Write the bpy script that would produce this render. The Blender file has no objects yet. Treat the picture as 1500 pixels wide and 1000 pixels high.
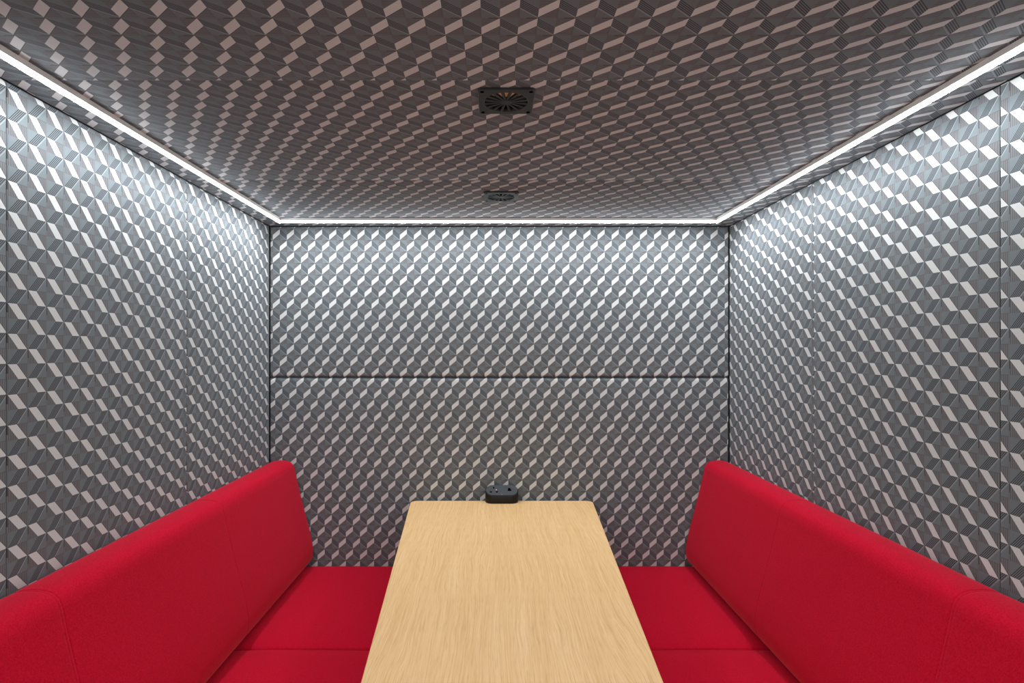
import bpy, bmesh, math
from mathutils import Vector

sc = bpy.context.scene
COL = sc.collection
E = 1.39                       # eye height above the floor
XL, XR, YB, HC = -0.962, 1.018, 2.45, 0.532      # side walls, back wall, ceiling above eye
YF = 0.455                     # open front of the booth
SEAM1, SEAM2 = 1.126, 1.789    # joints between the padded panels
XC = 0.5 * (XL + XR)
PA, PB = 0.06085, 0.04956      # repeat of the woven pattern

# ------------------------------------------------------------------ materials
class NT:
    def __init__(self, name):
        self.m = bpy.data.materials.new(name); self.m.use_nodes = True
        self.t = self.m.node_tree; self.N = self.t.nodes; self.L = self.t.links
        self.b = self.N['Principled BSDF']
    def node(self, kind, **kw):
        n = self.N.new(kind)
        for k, v in kw.items(): setattr(n, k, v)
        return n
    def put(self, sock, v):
        if isinstance(v, bpy.types.NodeSocket): self.L.new(v, sock)
        else: sock.default_value = v
    def math(self, op, a, b=0.0, c=None):
        n = self.node('ShaderNodeMath', operation=op)
        self.put(n.inputs[0], a); self.put(n.inputs[1], b)
        if c is not None: self.put(n.inputs[2], c)
        return n.outputs[0]
    def mix(self, f, a, b):
        n = self.node('ShaderNodeMix', data_type='RGBA')
        self.put(n.inputs[0], f)
        self.put(n.inputs[6], a if isinstance(a, bpy.types.NodeSocket) else (*a, 1))
        self.put(n.inputs[7], b if isinstance(b, bpy.types.NodeSocket) else (*b, 1))
        return n.outputs[2]
    def coord(self, which='Object'):
        return self.node('ShaderNodeTexCoord').outputs[which]
    def mapping(self, v, scale=(1, 1, 1), loc=(0, 0, 0)):
        n = self.node('ShaderNodeMapping'); self.L.new(v, n.inputs[0])
        n.inputs['Scale'].default_value = scale; n.inputs['Location'].default_value = loc
        return n.outputs[0]
    def noise(self, v, scale, detail=2, rough=0.5, dist=0.0):
        n = self.node('ShaderNodeTexNoise'); self.L.new(v, n.inputs['Vector'])
        n.inputs['Scale'].default_value = scale; n.inputs['Detail'].default_value = detail
        n.inputs['Roughness'].default_value = rough; n.inputs['Distortion'].default_value = dist
        return n.outputs[0]
    def ramp(self, f, *stops):
        n = self.node('ShaderNodeValToRGB'); self.L.new(f, n.inputs[0])
        e = n.color_ramp.elements
        while len(e) < len(stops): e.new(0.5)
        for i, (p, c) in enumerate(stops): e[i].position = p; e[i].color = (*c, 1)
        return n.outputs[0]
    def bump(self, h, strength=0.2, dist=0.001):
        n = self.node('ShaderNodeBump'); self.L.new(h, n.inputs['Height'])
        n.inputs['Strength'].default_value = strength; n.inputs['Distance'].default_value = dist
        self.L.new(n.outputs[0], self.b.inputs['Normal'])
    def color(self, c): self.put(self.b.inputs['Base Color'], c if isinstance(c, bpy.types.NodeSocket) else (*c, 1))
    def set(self, **kw):
        for k, v in kw.items(): self.b.inputs[k.replace('_', ' ')].default_value = v
        return self

def fabric_pattern():
    """Woven zig-zag: pale parallelograms rise, dark-striped ones fall, shaded triangles between."""
    t = NT('woven_cube_fabric')
    sep = t.node('ShaderNodeSeparateXYZ'); t.L.new(t.node('ShaderNodeUVMap').outputs[0], sep.inputs[0])
    U, V = sep.outputs[0], sep.outputs[1]
    M = t.math
    row = M('FLOOR', V); fv = M('SUBTRACT', V, row)
    fu = M('FRACT', M('ADD', U, M('MULTIPLY', row, 0.5)))
    tri = M('SUBTRACT', 1.0, M('ABSOLUTE', M('SUBTRACT', M('MULTIPLY', fu, 2.0), 1.0)))
    mg, rise, s = 0.03, 0.51, 0.43
    low = M('MULTIPLY_ADD', tri, rise, mg); up = M('ADD', low, s)
    rel = M('DIVIDE', M('SUBTRACT', fv, low), s)                      # 0..1 inside the zig-zag ribbon
    inside = M('MULTIPLY', M('GREATER_THAN', fv, low), M('LESS_THAN', fv, up))
    outside = M('SUBTRACT', 1.0, inside)
    left = M('LESS_THAN', fu, 0.5); right = M('SUBTRACT', 1.0, left)
    white = M('MULTIPLY', inside, left)
    diag = M('MULTIPLY', M('MULTIPLY', inside, right), M('GREATER_THAN', M('FRACT', M('MULTIPLY_ADD', rel, 5.0, 0.10)), 0.55))
    hs = M('ABSOLUTE', M('SUBTRACT', M('FRACT', M('MULTIPLY', fv, 13.0)), 0.5))
    lines = M('MULTIPLY', M('MULTIPLY', outside, left), M('GREATER_THAN', hs, 0.35))
    below = M('SUBTRACT', low, fv)
    pale = M('MULTIPLY', right, M('MULTIPLY', M('GREATER_THAN', below, 0.004), M('LESS_THAN', below, 0.05)))
    edge = M('MULTIPLY', left, M('MULTIPLY', M('GREATER_THAN', below, 0.0), M('LESS_THAN', below, 0.03)))
    vl = M('MULTIPLY', outside, M('LESS_THAN', M('ABSOLUTE', M('SUBTRACT', fu, 0.5)), 0.014))
    # hand of the cloth: slight uneven weave
    ob = t.coord('Object')
    n1 = t.noise(ob, 900, 2); n2 = t.noise(ob, 14, 3)
    plain = t.mix(n1, (0.111, 0.127, 0.138), (0.153, 0.172, 0.185))
    c = plain
    c = t.mix(M('MULTIPLY', M('MULTIPLY', outside, left), 0.6), c, (0.168, 0.155, 0.158))
    c = t.mix(M('MULTIPLY', lines, 0.9), c, (0.028, 0.027, 0.029))
    c = t.mix(diag, c, (0.030, 0.029, 0.032))
    seam = M('MULTIPLY', M('MULTIPLY', left, M('GREATER_THAN', fu, 0.2)), M('GREATER_THAN', fv, 0.955))
    c = t.mix(M('MULTIPLY', M('MULTIPLY', seam, outside), 0.8), c, (0.03, 0.03, 0.032))
    c = t.mix(M('MULTIPLY', pale, 0.55), c, (0.33, 0.34, 0.34))
    c = t.mix(M('MULTIPLY', edge, 0.7), c, (0.03, 0.03, 0.032))
    c = t.mix(M('MULTIPLY', vl, 0.35), c, (0.05, 0.05, 0.055))
    wv = t.mix(n1, (0.500, 0.505, 0.500), (0.580, 0.585, 0.580))
    c = t.mix(white, c, wv)
    t.color(c)
    t.set(Roughness=0.85, Specular_IOR_Level=0.2, Sheen_Weight=0.10, Sheen_Roughness=0.45)
    t.b.inputs['Sheen Tint'].default_value = (0.80, 0.90, 1.0, 1)
    t.bump(n1, 0.25, 0.0006)
    return t.m

def red_cloth():
    t = NT('red_upholstery'); ob = t.coord('Object')
    n1 = t.noise(ob, 330, 4, 0.7); n2 = t.noise(ob, 55, 3)
    fl = t.node('ShaderNodeMath', operation='MULTIPLY_ADD', use_clamp=True)
    t.L.new(n1, fl.inputs[0]); fl.inputs[1].default_value = 2.6; fl.inputs[2].default_value = -0.8
    c = t.mix(fl.outputs[0], (0.400, 0.001, 0.014), (0.630, 0.008, 0.036))
    c = t.mix(t.math('MULTIPLY', n2, 0.25), c, (0.36, 0.005, 0.017))
    t.color(c); t.set(Roughness=0.9, Specular_IOR_Level=0.06, Sheen_Weight=0.26, Sheen_Roughness=0.35)
    t.b.inputs['Sheen Tint'].default_value = (1.0, 0.28, 0.32, 1)
    t.bump(n1, 0.35, 0.0012)
    return t.m

def oak():
    t = NT('oak_veneer'); ob = t.coord('Object')
    w = t.noise(t.mapping(ob, (3.0, 0.7, 1)), 2.2, 3, 0.55)
    wob = t.node('ShaderNodeVectorMath', operation='MULTIPLY_ADD')
    cmb = t.node('ShaderNodeCombineXYZ'); t.L.new(w, cmb.inputs[0])
    t.L.new(cmb.outputs[0], wob.inputs[0]); wob.inputs[1].default_value = (0.062, 0, 0); t.L.new(ob, wob.inputs[2])
    v = wob.outputs[0]
    broad = t.noise(t.mapping(v, (14, 0.55, 1)), 1.6, 3, 0.5)
    grain = t.noise(t.mapping(v, (150, 1.5, 1)), 2.0, 4, 0.7)
    pores = t.noise(t.mapping(v, (330, 7, 1)), 2.0, 2, 0.6)
    c = t.ramp(broad, (0.25, (0.750, 0.450, 0.190)), (0.75, (0.860, 0.560, 0.278)))
    g = t.ramp(grain, (0.36, (0.64, 0.350, 0.130)), (0.50, (0.83, 0.53, 0.255)), (0.66, (0.93, 0.67, 0.39)))
    c = t.mix(0.45, c, g)
    p = t.ramp(pores, (0.30, (1, 1, 1)), (0.46, (0, 0, 0)))
    c = t.mix(t.math('MULTIPLY', p, 0.45), c, (0.50, 0.27, 0.11))
    t.color(c); t.set(Roughness=0.5, Specular_IOR_Level=0.3)
    t.bump(pores, 0.12, 0.0004)
    return t.m

def plain(name, col, rough=0.5, metal=0.0, spec=0.5):
    t = NT(name); n = t.noise(t.coord('Object'), 260, 2)
    t.color(t.mix(n, tuple(x * 0.93 for x in col), tuple(x * 1.07 for x in col)))
    t.set(Roughness=rough, Metallic=metal, Specular_IOR_Level=spec)
    return t.m

def glow(name, col, strength):
    t = NT(name); t.color((0.8, 0.8, 0.8)); t.b.inputs['Emission Color'].default_value = (*col, 1)
    t.set(Emission_Strength=strength)
    return t.m

FAB = fabric_pattern(); RED = red_cloth(); OAK = oak()
BOARD = plain('dark_board', (0.035, 0.035, 0.037), 0.8)
ALU = plain('satin_aluminium', (0.66, 0.65, 0.63), 0.5, 0.0, 0.4)
CAPW = plain('pale_end_cap', (0.80, 0.78, 0.74), 0.5)
def led_lens():
    t = NT('lit_diffuser'); t.color((0.8, 0.8, 0.8)); t.b.inputs['Emission Color'].default_value = (0.90, 0.965, 1.0, 1)
    sp = t.node('ShaderNodeSeparateXYZ'); t.L.new(t.node('ShaderNodeNewGeometry').outputs['Normal'], sp.inputs[0])
    dn = t.math('MAXIMUM', t.math('MULTIPLY', sp.outputs[2], -1.0), 0.0)
    t.put(t.b.inputs['Emission Strength'], t.math('MULTIPLY_ADD', t.math('POWER', dn, 6.0), 200.0, 7.0))
    return t.m
LED = led_lens()
VENTM = plain('charcoal_vent_plastic', (0.0105, 0.012, 0.0125), 0.5, spec=0.4)
BLACK = plain('black_recess', (0.002, 0.002, 0.002), 0.9, spec=0.0)
DUCTW = plain('timber_lining', (0.62, 0.36, 0.19), 0.7)
SOCK = plain('black_plastic_body', (0.006, 0.005, 0.005), 0.5, spec=0.3)
SOCKT = plain('dark_grey_plastic_top', (0.050, 0.056, 0.064), 0.4)
PORT = plain('black_port', (0.001, 0.001, 0.001), 0.9, spec=0.0)
IND = glow('indicator_light', (1.0, 0.55, 0.60), 1.2)
INDW = plain('pale_mark', (0.5, 0.52, 0.5), 0.5)
CARPET = plain('grey_carpet', (0.06, 0.06, 0.063), 0.95)
LEGM = plain('dark_powder_coat', (0.03, 0.03, 0.032), 0.45)
SEAMM = plain('dark_red_thread', (0.20, 0.004, 0.012), 0.9)

# ------------------------------------------------------------------ mesh helpers
def link(name, bm, m, parent=None, smooth=True, loc=None, bevel=0.0):
    bmesh.ops.recalc_face_normals(bm, faces=bm.faces)
    me = bpy.data.meshes.new(name)
    if loc is not None: bmesh.ops.translate(bm, vec=-Vector(loc), verts=bm.verts)
    bm.to_mesh(me); bm.free()
    o = bpy.data.objects.new(name, me); COL.objects.link(o)
    mats = m if isinstance(m, (list, tuple)) else [m]
    for x in mats: me.materials.append(x)
    if smooth:
        for p in me.polygons: p.use_smooth = True
        me.set_sharp_from_angle(angle=math.radians(40))
    if loc is not None: o.location = loc
    if parent is not None:
        o.parent = parent
        o.location = o.location - parent.location
    if bevel:
        md = o.modifiers.new('Bevel', 'BEVEL'); md.width = bevel; md.segments = 2; md.limit_method = 'ANGLE'
    return o

def thing(name, label, cat, loc, group=None):
    o = bpy.data.objects.new(name, None); COL.objects.link(o); o.location = loc
    o.empty_display_size = 0.1; o['label'] = label; o['category'] = cat
    if group: o['group'] = group
    return o

def box(bm, a, b):
    v = [bm.verts.new((x, y, z)) for x in (a[0], b[0]) for y in (a[1], b[1]) for z in (a[2], b[2])]
    for f in ((0, 1, 3, 2), (4, 6, 7, 5), (0, 4, 5, 1), (2, 3, 7, 6), (0, 2, 6, 4), (1, 5, 7, 3)):
        bm.faces.new([v[i] for i in f])

def prism(bm, pts, z0, z1):
    """pts: 2D outline; z0/z1 numbers or functions of (x, y)."""
    f0 = z0 if callable(z0) else (lambda x, y: z0)
    f1 = z1 if callable(z1) else (lambda x, y: z1)
    lo = [bm.verts.new((x, y, f0(x, y))) for x, y in pts]; hi = [bm.verts.new((x, y, f1(x, y))) for x, y in pts]
    bm.faces.new(lo[::-1]); bm.faces.new(hi)
    n = len(pts)
    for i in range(n): bm.faces.new((lo[i], lo[(i + 1) % n], hi[(i + 1) % n], hi[i]))

def axis_lines(length, r0, r1, extra=(), step=0.12):
    s = set()
    K = 7
    for r, at in ((r0, 0), (r1, length)):
        for k in range(K + 1):
            d = r * (1 - math.cos(k / K * math.pi / 2))
            s.add(round(d if at == 0 else length - d, 6))
    n = max(2, int(length / step))
    for k in range(1, n):
        q = length * k / n
        if q > r0 * 1.3 and q < length - r1 * 1.3: s.add(round(q, 6))
    for x in extra: s.add(round(x, 6))
    return sorted(s)

def drop(d, r):
    if d >= r or r <= 0: return 0.0
    return r - math.sqrt(max(0.0, r * r - (r - d) ** 2))

def panel(name, O, S, T, N, ls, lt, rs0, rs1, rt0, rt1, thick, uv, parent, m=None, hole=None):
    """Padded slab: front face at O + s*S + t*T, rounded rims, uv(point) -> pattern coordinates."""
    O, S, T, N = Vector(O), Vector(S), Vector(T), Vector(N)
    es = (hole[0], hole[1]) if hole else (); et = (hole[2], hole[3]) if hole else ()
    ss = axis_lines(ls, rs0, rs1, es); ts = axis_lines(lt, rt0, rt1, et)
    bm = bmesh.new(); L = bm.loops.layers.uv.new('UVMap')
    g = []
    for s in ss:
        rowv = []
        for t in ts:
            h = max(drop(s, rs0), drop(ls - s, rs1), drop(t, rt0), drop(lt - t, rt1))
            rowv.append(bm.verts.new(O + S * s + T * t - N * h))
        g.append(rowv)
    ns, nt = len(ss), len(ts)
    for i in range(ns - 1):
        for j in range(nt - 1):
            if hole and hole[0] - 1e-5 <= ss[i] and ss[i + 1] <= hole[1] + 1e-5 and hole[2] - 1e-5 <= ts[j] and ts[j + 1] <= hole[3] + 1e-5:
                continue
            bm.faces.new((g[i][j], g[i + 1][j], g[i + 1][j + 1], g[i][j + 1]))
    bnd = [e for e in bm.edges if len(e.link_faces) == 1]
    ext = bmesh.ops.extrude_edge_only(bm, edges=bnd)
    nv = [v for v in ext['geom'] if isinstance(v, bmesh.types.BMVert)]
    for v in nv:
        d = (v.co - O).dot(N); v.co -= N * (thick + d)
    for f in bm.faces:
        for lp in f.loops: lp[L].uv = uv(lp.vert.co)
    return link(name, bm, m or FAB, parent)

# ------------------------------------------------------------------ the booth shell
def structure(o): o['kind'] = 'structure'; return o
TH = 0.03                       # padding thickness in front of the boards
def board(name, a, b):
    bm = bmesh.new(); box(bm, a, b)
    return structure(link(name, bm, BOARD, smooth=False))

wl = board('wall_left', (XL - TH - 0.03, YF, 0), (XL - TH, YB + TH + 0.03, E + HC + 0.09))
wr = board('wall_right', (XR + TH, YF, 0), (XR + TH + 0.03, YB + TH + 0.03, E + HC + 0.09))
wb = board('wall_back', (XL - TH, YB + TH, 0), (XR + TH, YB + TH + 0.03, E + HC + 0.09))
bm = bmesh.new(); box(bm, (XL - 1.6, -1.6, -0.05), (XR + 1.6, YB + 0.6, 0))
floor = structure(link('floor', bm, CARPET, smooth=False))

VX, VY, VH = 0.028, (1.211, 1.9655), 0.0590      # the two vents: centre, half size
HH = 0.048                                     # half size of the opening above each
bm = bmesh.new()
z0, z1 = E + HC + TH, E + HC + TH + 0.03
box(bm, (XL - TH, YF, z0), (VX - HH, YB + TH, z1)); box(bm, (VX + HH, YF, z0), (XR + TH, YB + TH, z1))
ys = [YF, VY[0] - HH, VY[0] + HH, VY[1] - HH, VY[1] + HH, YB + TH]
for k in (0, 2, 4): box(bm, (VX - HH, ys[k], z0), (VX + HH, ys[k + 1], z1))
ceil = structure(link('ceiling', bm, BOARD, smooth=False))

g = 0.0006
YS = [YF, SEAM1, SEAM2, YB]
YR = [YF, 1.1425, 1.806, YB]   # the joints of the right wall sit a touch farther back
# left wall: u = height, v = towards the viewer
nodesL = [(0.094, 1.127), (0.0621, 1.1758), (0.190, 1.844)]
nodesR = [(-0.0195, 1.1217), (-0.0056, 1.1927), (0.0381, 1.814)]
nodesC = [(-0.6885, 1.0627), (-0.715, 1.1693), (-0.2525, 1.8245)]
PBC = (0.0503, 0.0487, 0.0473)
for k in range(3):
    y0, y1 = YS[k] + g, YS[k + 1] - g
    r1 = 0.006 if k == 2 else 0.0035
    u0, v0 = nodesL[k]
    panel('wall_panel', (XL, y0, 0.002), (0, 1, 0), (0, 0, 1), (1, 0, 0), y1 - y0, E + HC - 0.0026, 0.0035, r1, 0.004, 0.005, TH,
          lambda p, u0=u0, v0=v0: ((p.z - E - u0) / PA, -(p.y - v0) / PB), wl)
    u0, v0 = nodesR[k]; q0, q1 = YR[k] + g, YR[k + 1] - g
    panel('wall_panel', (XR, q0, 0.002), (0, 1, 0), (0, 0, 1), (-1, 0, 0), q1 - q0, E + HC - 0.0026, 0.0035, r1, 0.004, 0.005, TH,
          lambda p, u0=u0, v0=v0: ((p.z - E - u0) / PA, (p.y - v0) / PB), wr)
    u0, v0 = nodesC[k]
    hole = None
    if k: hole = (VX - HH - XL, VX + HH - XL, VY[k - 1] - HH - y0, VY[k - 1] + HH - y0)
    panel('ceiling_panel', (XL, y0, E + HC), (1, 0, 0), (0, 1, 0), (0, 0, -1), XR - XL, y1 - y0, 0.001, 0.001, 0.0022, 0.002 if k == 2 else 0.0022, TH,
          lambda p, u0=u0, v0=v0, b=PBC[k]: ((p.x - u0) / PA, -(p.y - v0) / b), ceil, hole=hole)
ZS = E - 0.1185
def uvb(u0, v0): return lambda p: ((p.x - u0) / PA, (p.z - E - v0) / PB)
panel('wall_panel', (XL + 0.002, YB, ZS + 0.001), (1, 0, 0), (0, 0, 1), (0, -1, 0), XR - XL - 0.004, E + HC - 0.003 - ZS, 0.005, 0.005, 0.012, 0.006, TH,
      uvb(-0.9181, -0.074), wb)
panel('wall_panel', (XL + 0.002, YB, 0.002), (1, 0, 0), (0, 0, 1), (0, -1, 0), XR - XL - 0.004, ZS - 0.003, 0.005, 0.005, 0.004, 0.017, TH,
      uvb(-0.9073, -0.1640), wb)

# ------------------------------------------------------------------ light strips
CW, CH, DR = 0.016, 0.011, 0.008
def strip(label, p0, p1, caps):
    p0, p1 = Vector(p0), Vector(p1); d = (p1 - p0).normalized(); q = Vector((-d.y, d.x, 0)); Lh = (p1 - p0).length
    root = thing('led_strip_light', label, 'light', p0, 'light strips under the ceiling edge')
    def P(a, w, z): return p0 + d * a + q * w + Vector((0, 0, z))
    bm = bmesh.new()
    prof = [(-CW / 2, 0), (-CW / 2, -CH), (-CW / 2 + 0.0012, -CH), (-CW / 2 + 0.0012, -CH + 0.004), (CW / 2 - 0.0012, -CH + 0.004), (CW / 2 - 0.0012, -CH), (CW / 2, -CH), (CW / 2, 0)]
    A = [bm.verts.new(P(0, w, z)) for w, z in prof]; B = [bm.verts.new(P(Lh, w, z)) for w, z in prof]
    for i in range(8): bm.faces.new((A[i], A[(i + 1) % 8], B[(i + 1) % 8], B[i]))
    bm.faces.new(A); bm.faces.new(B[::-1])
    link('channel', bm, ALU, root, smooth=False, loc=p0)
    bm = bmesh.new(); K = 10; n = max(2, int(Lh / 0.06)); W = CW / 2 - 0.0013
    pr = [(-W * math.cos(math.pi * k / K), -CH + 0.001 - DR * math.sin(math.pi * k / K)) for k in range(K + 1)]
    rings = [[bm.verts.new(P(0.001 + (Lh - 0.002) * i / n, w, z)) for w, z in pr] for i in range(n + 1)]
    for i in range(n):
        for k in range(K): bm.faces.new((rings[i][k], rings[i][k + 1], rings[i + 1][k + 1], rings[i + 1][k]))
        bm.faces.new((rings[i][K], rings[i][0], rings[i + 1][0], rings[i + 1][K]))
    bm.faces.new(rings[0]); bm.faces.new(rings[-1][::-1])
    link('diffuser', bm, LED, root, loc=p0)
    for a in caps:
        bm = bmesh.new(); aa = a * Lh
        o0, o1 = (aa - 0.003, aa) if a == 0 else (aa, aa + 0.003)
        pts = [(-CW / 2 - 0.0005, 0), (CW / 2 + 0.0005, 0), (CW / 2 + 0.0005, -CH - 0.001), (-CW / 2 - 0.0005, -CH - 0.001)]
        A = [bm.verts.new(P(o0, w, z)) for w, z in pts]; B = [bm.verts.new(P(o1, w, z)) for w, z in pts]
        for i in range(4): bm.faces.new((A[i], A[(i + 1) % 4], B[(i + 1) % 4], B[i]))
        bm.faces.new(A[::-1]); bm.faces.new(B)
        link('end_cap', bm, CAPW, root, smooth=False, loc=P(aa, 0, 0))
    return root
LXL, LXR, LY = XL + 0.096, XR - 0.108, 2.305
ZC = E + HC
strip('bright white light strip along the left edge of the ceiling', (LXL, 0.955, ZC), (LXL, LY + CW / 2, ZC), (0,))
strip('bright white light strip along the right edge of the ceiling', (LXR, 0.93, ZC), (LXR, LY + CW / 2, ZC), (0,))
strip('bright white light strip across the ceiling in front of the back wall', (LXL + CW / 2 + 0.0035, LY, ZC), (LXR - CW / 2 - 0.0035, LY, ZC), (0, 1))

# ------------------------------------------------------------------ ceiling vents
def vent(label, y, open_top):
    root = thing('ceiling_vent', label, 'vent', (VX, y, ZC), 'square vents in the ceiling')
    n, Ro, Ri = 64, 0.0462, 0.0105
    zt, zb = ZC - 0.0005, ZC - 0.006
    def ring_pts(f): return [f(2 * math.pi * (k + .5) / n) for k in range(n)]
    def sq(a):
        c, s = math.cos(a), math.sin(a); m = VH / max(abs(c), abs(s))
        x, yy = c * m, s * m
        # rounded corners
        R = 0.007; ex, ey = abs(x) - (VH - R), abs(yy) - (VH - R)
        if ex > 0 and ey > 0:
            h = math.hypot(ex, ey); x = math.copysign(VH - R + ex / h * R, x); yy = math.copysign(VH - R + ey / h * R, yy)
        return (VX + x, y + yy)
    outer = ring_pts(sq); inner = ring_pts(lambda a: (VX + Ro * math.cos(a), y + Ro * math.sin(a)))
    bm = bmesh.new()
    Vv = [[bm.verts.new((px, py, z)) for px, py in P] for P, z in ((outer, zt), (outer, zb), (inner, zb), (inner, zt))]
    for r in range(4):
        for k in range(n):
            bm.faces.new((Vv[r][k], Vv[r][(k + 1) % n], Vv[(r + 1) % 4][(k + 1) % n], Vv[(r + 1) % 4][k]))
    fr = link('frame', bm, VENTM, root, loc=(VX, y, ZC), bevel=0.001)
    # rays of the grille
    bm = bmesh.new(); ns = 16
    prism(bm, [(VX + Ri * math.cos(2 * math.pi * k / 24), y + Ri * math.sin(2 * math.pi * k / 24)) for k in range(24)], zb, zt)
    for k in range(ns):
        a = 2 * math.pi * (k + .5) / ns; c, s = math.cos(a), math.sin(a)
        def q(r, w): return (VX + c * r - s * w, y + s * r + c * w)
        prism(bm, [q(Ri * .8, -.0016), q(Ro + .001, -.0031), q(Ro + .001, .0031), q(Ri * .8, .0016)], zb + .0004, zt)
    link('grille', bm, VENTM, root, smooth=False, loc=(VX, y, ZC))
    for sx in (-1, 1):
        for sy in (-1, 1):
            bm = bmesh.new(); cx, cy = VX + sx * (VH - .009), y + sy * (VH - .009)
            prism(bm, [(cx + .0042 * math.cos(2 * math.pi * k / 12), cy + .0042 * math.sin(2 * math.pi * k / 12)) for k in range(12)], zb - .0004, zb + .001)
            link('screw_recess', bm, BLACK, root, smooth=False, loc=(cx, cy, zb))
    # collar and lining of the opening above the grille
    bm = bmesh.new(); i = HH - 0.002; zc = ZC + 0.0255; zl = ZC + 0.11
    def wallring(a, b, z0, z1):
        for bx in (((-a, -a), (a, -b)), ((-a, b), (a, a)), ((-a, -b), (-b, b)), ((b, -b), (a, b))):
            box(bm, (VX + bx[0][0], y + bx[0][1], z0), (VX + bx[1][0], y + bx[1][1], z1))
    wallring(i, i - 0.003, ZC, zc)
    if not open_top: box(bm, (VX - i, y - i, zc), (VX + i, y + i, zc + 0.003))
    link('collar', bm, BLACK, root, smooth=False, loc=(VX, y, ZC))
    if open_top:
        bm = bmesh.new(); wallring(i, i - 0.003, zc, zl)
        link('lining', bm, DUCTW, root, smooth=False, loc=(VX, y, zc))['label'] = 'orange-brown timber lining seen through the slots'
vent('square charcoal ceiling vent nearer the camera, orange showing through its slots', VY[0], True)
vent('square charcoal ceiling vent farther back, close to the back light strip', VY[1], False)

# ------------------------------------------------------------------ benches
def catmull(pts, n=4):
    out = []; m = len(pts)
    for i in range(m):
        p0, p1, p2, p3 = (Vector(pts[(i + k - 1) % m]) for k in range(4))
        for j in range(n):
            t = j / n
            out.append(0.5 * ((2 * p1) + (p2 - p0) * t + (2 * p0 - 5 * p1 + 4 * p2 - p3) * t * t + (3 * p1 - p0 - 3 * p2 + p3) * t ** 3))
    return out
PROFILE = [(.003, -.93), (.003, -.80), (.003, -.65), (.003, -.52), (.008, -.487), (.026, -.4755), (.056, -.4725), (.084, -.4755), (.103, -.486), (.1135, -.505),
           (.120, -.535), (.140, -.622), (.160, -.70), (.179, -.772), (.190, -.826), (.194, -.860), (.188, -.893), (.173, -.914), (.150, -.931), (.115, -.940), (.06, -.942), (.02, -.940)]
SEATZ = E - 0.935
def bench(label, xw, sgn, xfront):
    root = thing('bench_seat', label, 'bench', (xw + sgn * 0.3, 1.45, 0), 'red benches facing across the table')
    prof = catmull(PROFILE, 4); m = len(prof)
    nrm = []
    for i in range(m):
        tg = prof[(i + 1) % m] - prof[i - 1]; nv = Vector((-tg.y, tg.x)); nrm.append(nv.normalized())
    cen = sum((p for p in prof), Vector((0, 0))) / m
    if (prof[m // 2] - cen).dot(nrm[m // 2]) < 0: nrm = [-v for v in nrm]
    y0, y1 = YF + 0.03, YB - 0.006
    st = []
    R = 0.016
    for k in range(7):
        d = R * (1 - math.cos(k / 6 * math.pi / 2)); st += [(y0 + d, drop(d, R)), (y1 - d, drop(d, R))]
    seams = (SEAM1 - 0.004, SEAM2)
    yy = y0 + 0.05
    while yy < y1 - 0.04: st.append((yy, 0.0)); yy += 0.05
    res = []
    def groove(y):
        h = 0
        for i, s in enumerate(seams):
            h += (0.0016, 0.0010)[i] * math.exp(-((y - s) / 0.0018) ** 2) + (0.0009, 0.0001)[i] * math.exp(-((y - s) / 0.018) ** 2)
        h += 0.0010 * math.exp(-((y - seams[0] + 0.008) / 0.0016) ** 2)
        return h
    for s in seams:
        st = [q for q in st if abs(q[0] - s) > 0.04]
        for k in range(-20, 21): st.append((s + math.copysign((abs(k) / 20) ** 1.6 * 0.04, k), 0.0))
    st.sort()
    bm = bmesh.new(); rings = []
    for y, ins in st:
        a = ins + groove(y)
        rings.append([bm.verts.new((xw + sgn * (p.x - n.x * a), y, E + p.y - n.y * a)) for p, n in zip(prof, nrm)])
    for i in range(len(rings) - 1):
        for k in range(m): bm.faces.new((rings[i][k], rings[i][(k + 1) % m], rings[i + 1][(k + 1) % m], rings[i + 1][k]))
    bm.faces.new(rings[0]); bm.faces.new(rings[-1][::-1])
    link('backrest', bm, RED, root)
    # seat cushions, one per panel module
    xa, xb = xw + sgn * 0.075, xfront
    for k in range(3):
        y0c, y1c = max(YS[k], YF + 0.03) + 0.0006, YS[k + 1] - (0.004 if k == 2 else 0.0006)
        r = 0.024; ls, lt = abs(xb - xa), y1c - y0c
        bm = bmesh.new()
        ss = axis_lines(ls, r, r, step=0.03); ts = axis_lines(lt, 0.012, 0.012, step=0.03)
        gr = []
        for s in ss:
            rv = []
            for t in ts:
                h = max(drop(s, r), drop(ls - s, r), drop(t, 0.012), drop(lt - t, 0.012))
                e = t if k == 2 else min(t, lt - t); crown = 0.014 * (1 - math.exp(-e / 0.055)) + 0.004 * (1 - ((2 * s / ls - 1) ** 2))
                rv.append(bm.verts.new((xa + sgn * s, y0c + t, SEATZ - 0.010 + crown - h)))
            gr.append(rv)
        for i in range(len(ss) - 1):
            for j in range(len(ts) - 1): bm.faces.new((gr[i][j], gr[i + 1][j], gr[i + 1][j + 1], gr[i][j + 1]))
        bnd = [e for e in bm.edges if len(e.link_faces) == 1]
        ex = bmesh.ops.extrude_edge_only(bm, edges=bnd)
        lowv = [v for v in ex['geom'] if isinstance(v, bmesh.types.BMVert)]
        for v in lowv: v.co.z = SEATZ - 0.10
        bmesh.ops.contextual_create(bm, geom=[e for e in ex['geom'] if isinstance(e, bmesh.types.BMEdge)])
        link('seat_cushion', bm, RED, root)
    bm = bmesh.new(); box(bm, (min(xw + sgn * .004, xb - sgn * .02), YF + 0.035, 0.0), (max(xw + sgn * .004, xb - sgn * .02), YB - 0.006, SEATZ - 0.1005))
    link('base', bm, LEGM, root, smooth=False, bevel=0.003)
    return root
bench('long red upholstered bench along the left wall, left of the table', XL, 1, -0.335)
bench('long red upholstered bench along the right wall, right of the table', XR, -1, 0.395)

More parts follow.
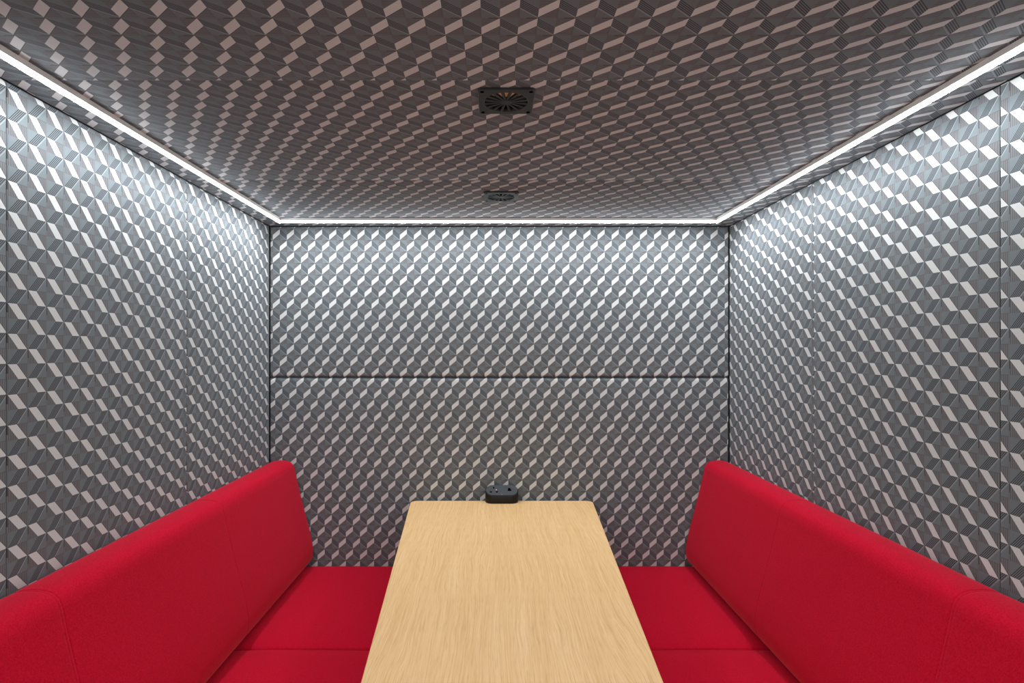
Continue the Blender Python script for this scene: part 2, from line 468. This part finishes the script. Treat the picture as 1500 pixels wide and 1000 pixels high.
# ------------------------------------------------------------------ table
ZT = E - 0.645
TX, TY0, TY1 = 0.0375, 0.62, 2.431
HWF, HWN = 0.388, 0.388 - 0.0708 * (TY1 - TY0)
table = thing('table', 'tapered light oak table between the two red benches', 'table', (TX, 1.5, 0))
def rounded(poly, r, n=8):
    out = []; m = len(poly)
    for i in range(m):
        p = Vector(poly[i]); a = (Vector(poly[i - 1]) - p).normalized(); b = (Vector(poly[(i + 1) % m]) - p).normalized()
        ang = a.angle(b); tl = r / math.tan(ang / 2)
        s, e = p + a * tl, p + b * tl; c = p + (a + b).normalized() * (r / math.sin(ang / 2))
        a0 = math.atan2(s.y - c.y, s.x - c.x); a1 = math.atan2(e.y - c.y, e.x - c.x)
        d = (a1 - a0 + math.pi) % (2 * math.pi) - math.pi
        for k in range(n + 1): out.append((c.x + r * math.cos(a0 + d * k / n), c.y + r * math.sin(a0 + d * k / n)))
    return out
poly = rounded([(TX - HWN, TY0), (TX + HWN, TY0), (TX + HWF, TY1), (TX - HWF, TY1)], 0.030)
bm = bmesh.new(); prism(bm, poly, ZT - 0.026, ZT)
link('tabletop', bm, OAK, table, loc=(TX, 1.5, ZT), bevel=0.0025)
bm = bmesh.new()
for y in (1.0, 2.0):
    prism(bm, [(TX + 0.035 * math.cos(2 * math.pi * k / 24), y + 0.035 * math.sin(2 * math.pi * k / 24)) for k in range(24)], 0.016, ZT - 0.027)
    bx = rounded([(TX - 0.2, y - 0.2), (TX + 0.2, y - 0.2), (TX + 0.2, y + 0.2), (TX - 0.2, y + 0.2)], 0.02)
    if y == 1.0: o1 = bm; prism(bm, bx, 0.0, 0.016); link('pedestal', bm, LEGM, table, loc=(TX, y, 0)); bm = bmesh.new()
    else: prism(bm, bx, 0.0, 0.016); link('pedestal', bm, LEGM, table, loc=(TX, y, 0))

# ------------------------------------------------------------------ desktop power unit
PX, PY0, PY1 = 0.0375, 2.380, 2.442      # centre, front, back
PW = 0.0695                               # half width
root = thing('power_socket', 'small black pill-shaped power socket at the far end of the oak table', 'power socket', (PX, 0.5 * (PY0 + PY1), ZT))
RR = 0.5 * (PY1 - PY0); PC = 0.5 * (PY0 + PY1)
def stadium(inset, n=20, taper=0):
    hw, r = PW - inset, RR - inset; c = hw - r; pts = []
    for k in range(n + 1):
        a = -math.pi / 2 + math.pi * k / n; pts.append((PX + c + r * math.cos(a), PC + r * math.sin(a)))
    for k in range(n + 1):
        a = math.pi / 2 + math.pi * k / n; pts.append((PX - c + r * math.cos(a), PC + r * math.sin(a)))
    return pts
def topz(x, y): return ZT + 0.0345 + (y - PY0) / (PY1 - PY0) * 0.031
bm = bmesh.new()
levels = [(0.0015, lambda x, y: ZT + 0.0002), (0.0, lambda x, y: ZT + 0.002), (0.0, lambda x, y: topz(x, y) - 0.0035), (0.0008, lambda x, y: topz(x, y) - 0.0015), (0.003, topz)]
rings = [[bm.verts.new((x, y, f(x, y))) for x, y in stadium(i)] for i, f in levels]
m = len(rings[0])
for a, b in zip(rings, rings[1:]):
    for k in range(m): bm.faces.new((a[k], a[(k + 1) % m], b[(k + 1) % m], b[k]))
bm.faces.new(rings[0][::-1]); bm.faces.new(rings[-1])
link('body', bm, SOCK, root, loc=(PX, PC, ZT))
bm = bmesh.new(); prism(bm, stadium(0.0032), lambda x, y: topz(x, y) - 0.001, lambda x, y: topz(x, y) + 0.0007)
link('top_plate', bm, SOCKT, root, loc=(PX, PC, ZT))
def onplate(name, pts, h, m):
    bm = bmesh.new(); prism(bm, pts, lambda x, y: topz(x, y) + 0.0004, lambda x, y: topz(x, y) + 0.0007 + h)
    return link(name, bm, m, root, smooth=False, loc=(pts[0][0], pts[0][1], topz(*pts[0])))
def rect(fx, fy, w, d):       # fx, fy: 0..1 across the picture of the top plate
    x = PX - PW + fx * 2 * PW; y = PY0 + fy * (PY1 - PY0)
    return [(x - w / 2, y - d / 2), (x + w / 2, y - d / 2), (x + w / 2, y + d / 2), (x - w / 2, y + d / 2)]
# a thin ring around each outlet
for fx, w in ((0.265, 0.023), (0.74, 0.021)):
    x, y = PX - PW + fx * 2 * PW, PC
    bm = bmesh.new(); n = 40
    R = [[bm.verts.new((x + r * math.cos(2 * math.pi * k / n), y + r * math.sin(2 * math.pi * k / n), topz(x, y + r * math.sin(2 * math.pi * k / n)) + h)) for k in range(n)]
         for r, h in ((w, .0006), (w, .0010), (w - .001, .0010), (w - .001, .0006))]
    for a in range(4):
        for k in range(n): bm.faces.new((R[a][k], R[a][(k + 1) % n], R[(a + 1) % 4][(k + 1) % n], R[(a + 1) % 4][k]))
    link('outlet_ring', bm, SOCKT, root, loc=(x, y, topz(x, y)))
onplate('pin_slot', rect(0.255, 0.70, 0.0058, 0.0100), 0.0001, PORT)
onplate('pin_slot', rect(0.170, 0.32, 0.0092, 0.0070), 0.0001, PORT)
onplate('pin_slot', rect(0.350, 0.32, 0.0092, 0.0070), 0.0001, PORT)
x, y = PX - PW + 0.735 * 2 * PW, PY0 + 0.54 * (PY1 - PY0)
onplate('charging_port', [(x - .0078, y - .0085), (x + .0085, y - .0085), (x + .0075, y - .001), (x + .003, y + .009), (x - .005, y + .009)], 0.0001, PORT)
onplate('indicator', rect(0.335, 0.52, 0.0026, 0.0026), 0.0002, IND)
onplate('indicator', rect(0.50, 0.10, 0.0022, 0.0022), 0.0002, INDW)

# ------------------------------------------------------------------ light from the office through the open front
w = bpy.data.worlds.new('office_light'); sc.world = w; w.use_nodes = True
bgn = w.node_tree.nodes['Background']
bgn.inputs[0].default_value = (1.0, 0.97, 0.94, 1); bgn.inputs[1].default_value = 1.05

# ------------------------------------------------------------------ camera
cam = bpy.data.cameras.new('camera'); co = bpy.data.objects.new('camera', cam); COL.objects.link(co)
co.location = (0, 0, E); co.rotation_euler = (math.pi / 2, 0, 0)
cam.sensor_width = 36; cam.lens = 833 / 1500 * 36
cam.shift_x = (750 - 722) / 1500; cam.shift_y = (512 - 500) / 1500
cam.clip_start = 0.01
sc.camera = co
vs = sc.view_settings
sc.display_settings.display_device = 'sRGB'
vs.view_transform = 'Standard'; vs.look = 'None'; vs.gamma = 1.0; vs.use_curve_mapping = False
vs.exposure = 0.54
